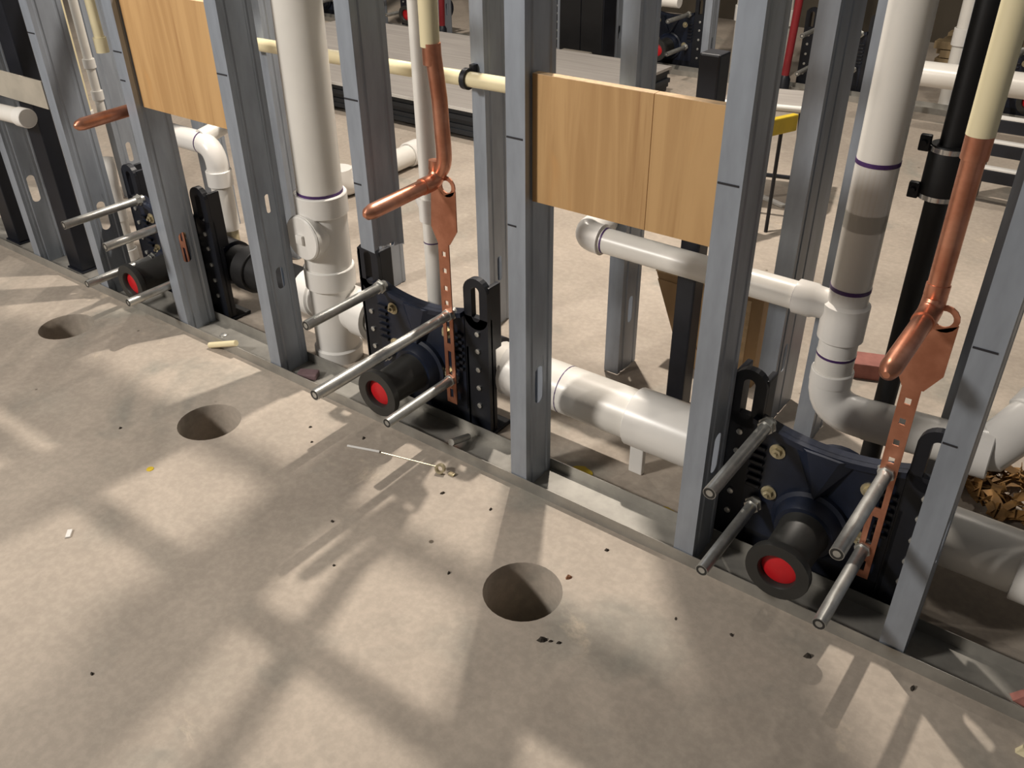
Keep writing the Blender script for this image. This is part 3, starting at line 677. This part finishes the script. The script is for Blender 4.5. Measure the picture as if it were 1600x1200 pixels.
# ------------------------------------------------------------ second chase wall far behind
YF = 3.52
FC = [carrier_copy(0.475 + 0.97 * k, YF, lb) for k, lb in (
    (-3, 'far row navy carrier at the far left end'), (-2, 'far row navy carrier second from its left end'), (-1, 'far row navy carrier seen through the gap left of the plywood panel top'),
    (0, 'far row navy carrier with red plug above the right half of the middle plywood panel'), (1, 'far row navy carrier beyond the folding stand'), (2, 'far row navy carrier beyond the thick vent pipe'), (3, 'far row navy carrier at the right end'))]
track(-4.2, 4.4, YF - 0.002, YF + 0.094, 0.03, 'galvanized floor track of the far stud row')
for k, d in ((-3, 'leftmost far carrier'), (-2, 'second far carrier from the left'), (-1, 'far carrier left of the middle plywood panel top'),
             (0, 'far carrier with the red plug'), (1, 'far carrier beyond the folding stand'), (2, 'far carrier beyond the thick vent pipe')):
    stud(0.455 + 0.97 * k + 0.270, YF, 'far row stud close right of the ' + d, REAR_HOLES)
    stud(0.455 + 0.97 * k + 0.640, YF, 'far row stud well right of the ' + d, REAR_HOLES)
for k, (x, lb) in enumerate(((-1.72, 'red vertical tube in the far row at upper left'), (-1.13, 'red vertical tube in the far row above the long cream pipe'), (1.25, 'red vertical tube in the far row right of the middle plywood panel'))):
    t = thing('red_tube', lb, 'tube', (x, YF - 0.06, 0))
    pipe(t, [(0, 0, 0.10), (0.02, 0, 0.6), (0, 0, TOP)], 0.020, 'tube', REDPEX, 14)
    MB().lathe((0, 0, 0.0), (0, 0, 1), [(0, 0.03), (0.08, 0.03), (0.10, 0.02)], 14).build('base', NAVYBLK, t)
for x, lb in ((-2.05, 'white riser of the far row at its left'), (0.88, 'white riser of the far row right of its red plugged carrier'), (1.12, 'slim pale riser of the far row beside the red tube'), (2.02, 'white riser of the far row behind the vent pipe')):
    t = thing('far_riser', lb, 'pipe', (x, YF + 0.16, 0))
    pipe(t, [(0, 0, 0.0), (0, 0, TOP)], 0.038, 'pipe', PVC, 16); hub(t, (0, 0, 0.3), (0, 0, 1), 0.08, 0.046)
t = thing('far_waste_pipe', 'white horizontal waste pipe of the far row above the red plugged carrier', 'pipe', (0, YF - 0.06, 0.40))
pipe(t, [(0.30, 0, 0), (0.60, 0, 0)], 0.032, 'pipe', PVC, 16); hub(t, (0.42, 0, 0), (1, 0, 0), 0.07, 0.038)
t = thing('lumber_stack', 'stack of dull brown lumber by the far wall at upper right', 'lumber', (2.35, 4.6, 0))
for i in range(4):
    for j in range(5): MB().box(-0.6 + 0.02 * ((i + j) % 3), 0.6 - 0.02 * (i % 2), -0.24 + 0.095 * j, -0.24 + 0.095 * j + 0.089, 0.045 * i, 0.045 * i + 0.04, 0.003).build('board', WOOD, t)
t = thing('steel_cabinet', 'black steel cabinet against the far studs behind the thin cream riser', 'cabinet', (0.03, 3.43, 0))
MB().box(-0.15, 0.15, -0.07, 0.07, 0.04, 1.15, 0.004).build('body', NAVYBLK, t)
for sx in (-1, 1): MB().box(0.003 if sx > 0 else -0.146, 0.146 if sx > 0 else -0.003, -0.078, -0.070, 0.06, 1.12, 0.003).build('door', IRON, t)
MB().box(-0.008, 0.008, -0.095, -0.078, 0.55, 0.66, 0.003).build('handle', ZINC, t)
for sx in (-0.13, 0.13): MB().box(sx - 0.015, sx + 0.015, -0.06, 0.06, 0, 0.04).build('foot', NAVYBLK, t)
t = thing('block', 'pale concrete block on the far floor above the left half of the middle plywood panel', 'block', (0.02, 3.28, 0))
MB().box(-0.10, 0.10, -0.07, 0.07, 0, 0.10, 0.006).build('body', mat('pale_block', (0.20, 0.18, 0.15), 0.8), t)

# ------------------------------------------------------------ small things on the floor
def rod_thing(name, p0, p1, r, m, label, cat, n=12):
    mid = (Vector(p0) + Vector(p1)) / 2; o = MB().sweep([Vector(p0) - mid, Vector(p1) - mid], r, n).build(name, m); o.location = mid
    return tag(o, label, cat)
rod_thing('cream_offcut', (0.975, -0.020, 0.009), (1.075, 0.0, 0.040), 0.0085, CREAM, 'short cream pipe offcut lying on the track left of the cleanout riser', 'offcut')
rod_thing('anchor_bolt', (1.852, 0.066, 0.012), (1.856, -0.0, 0.036), 0.0085, ZINC, 'stubby steel bolt lying on the track right of the middle carrier', 'bolt')
rod_thing('white_stick', (1.633, -0.122, 0.003), (1.712, -0.094, 0.003), 0.003, WHITEMET, 'thin white stick on the floor in front of the middle carrier', 'stick', 8)
rod_thing('thin_wire', (1.716, -0.092, 0.0015), (1.86, -0.055, 0.0015), 0.0014, BRASSY, 'thin wire on the floor leading to the brass ring', 'wire', 6)
o = MB().lathe((0, 0, 0), (0.3, -0.9, 0.35), [(0, 0.0075), (0, 0.0115), (0.012, 0.0115), (0.012, 0.0075), (0, 0.0075)], 16).build('brass_ring', BRASSY); o.location = (1.878, -0.063, 0.0115)
tag(o, 'small yellowish ring lying on the floor in front of the middle carrier', 'ring')
o = MB().box(-0.008, 0.008, -0.005, 0.005, 0, 0.006, 0.002).build('brass_chip', BRASSY); o.location = (1.905, -0.058, 0)
tag(o, 'small yellowish chip beside the ring on the floor', 'chip')
o = MB().box(-0.028, 0.026, -0.016, 0.018, 0, 0.016, 0.004).build('plastic_scrap', MAUVE); o.location = (1.325, 0.035, 0.0024); o.rotation_euler = (0, 0, 0.5)
tag(o, 'mauve scrap on the track at the foot of the stud left of the cleanout riser', 'scrap')
o = MB().box(-0.012, 0.012, -0.005, 0.005, 0, 0.004, 0.001).build('white_chip', WHITEMET); o.location = (1.378, -0.686, 0); o.rotation_euler = (0, 0, 2.4)
tag(o, 'small white chip on the open floor at lower left', 'chip')
o = MB().lathe((0, 0, 0), (0, 0, 1), [(0, 0.009), (0.0015, 0.008), (0.0022, 0)], 9).build('orange_spot', YELLOW); o.location = (1.323, -0.453, 0)
tag(o, 'orange dab on the floor left of the lower middle hole', 'dab')
for x, y, sx, lb in ((2.141, 0.128, 0.030, 'yellow paint dab on the floor under the long waste pipe'), (2.362, 0.118, 0.022, 'yellow paint dab on the floor left of the nearest carrier')):
    n = 14; rr = random.Random(int(x * 100)); pts = [(sx * rr.uniform(0.7, 1) * math.cos(2 * PI * i / n), 0.6 * sx * rr.uniform(0.7, 1) * math.sin(2 * PI * i / n)) for i in range(n)]
    o = MB().prism(pts, (0, 0, 0), (1, 0, 0), (0, 1, 0), (0, 0, 1), 0.002).build('paint_dab', YELLOW); o.location = (x, y, 0); tag(o, lb, 'dab')
def chip(x, y, s, m, name, rz, label, cat='debris', group=None):
    rr = random.Random(int(x * 1000)); n = 7
    lo = [(s * rr.uniform(0.6, 1) * math.cos(2 * PI * i / n), 0.6 * s * rr.uniform(0.6, 1) * math.sin(2 * PI * i / n), 0) for i in range(n)]
    hi = [(p[0] * 0.5, p[1] * 0.5, s * rr.uniform(0.4, 0.7)) for p in lo]
    o = MB().add(lo + hi, [tuple(range(n))[::-1], tuple(range(n, 2 * n))] + [(i, (i + 1) % n, n + (i + 1) % n, n + i) for i in range(n)]).build(name, m)
    o.location = (x, y, 0); o.rotation_euler = (0, 0, rz); return tag(o, label, cat, group)
SPOTS = [(2.348, -0.328, 0.012), (2.362, -0.322, 0.006), (2.376, -0.316, 0.006), (2.52, -0.14, 0.005), (2.75, -0.02 - 0.06, 0.010), (2.32, -0.06, 0.007),
         (2.10, -0.30, 0.006), (1.93, -0.12, 0.007), (1.80, -0.33, 0.006), (2.05, -0.10, 0.006), (1.50, -0.12, 0.006), (1.55, -0.16, 0.005),
         (1.64, -0.075, 0.007), (1.90, -0.42, 0.005), (1.75, -0.86, 0.006), (1.12, -0.40, 0.006), (2.62, -0.115, 0.006), (2.92, -0.04, 0.008)]
WHERE = ['largest of the crumbs just in front of the nearest floor hole', 'middle crumb of the little row in front of the nearest floor hole', 'right crumb of the little row in front of the nearest floor hole',
 'floor right of the nearest hole, toward the nearest carrier', 'floor in front of the right stud', 'floor close to the track right of the middle plywood stud', 'floor just left of the nearest hole', 'floor in front of the thin white stick',
 'bare floor between the middle hole and the nearest hole', 'floor left of the small yellowish ring', 'floor right of the middle hole', 'floor between the middle hole and the middle carrier', 'floor at the rod tips of the middle carrier',
 'floor left of the nearest hole, out in the open', 'bare floor far out at the lower left', 'bare floor left of the middle hole', 'floor in front of the nearest carrier nozzle', 'floor at the track near the lower right edge']
for (x, y, s), w in zip(SPOTS, WHERE): chip(x, y, s, DIRT, 'dirt_crumb', x * 7, 'dark crumb, ' + w, 'debris', 'dirt crumbs on the floor')
chip(2.30, -0.170, 0.010, mat('rust_crumb', (0.22, 0.10, 0.05), 0.9), 'rust_crumb', 1.0, 'rust coloured crumb at the rim of the nearest floor hole')
chip(3.082, 0.046, 0.04, PINK, 'clay_lump', 0.4, 'dark red lump on the track at lower right edge', 'lump').location.z = 0.0026
chip(3.10, -0.06, 0.022, CREAM, 'cream_crumb', 0.4, 'cream chip on the floor in front of the track at lower right edge', 'chip')
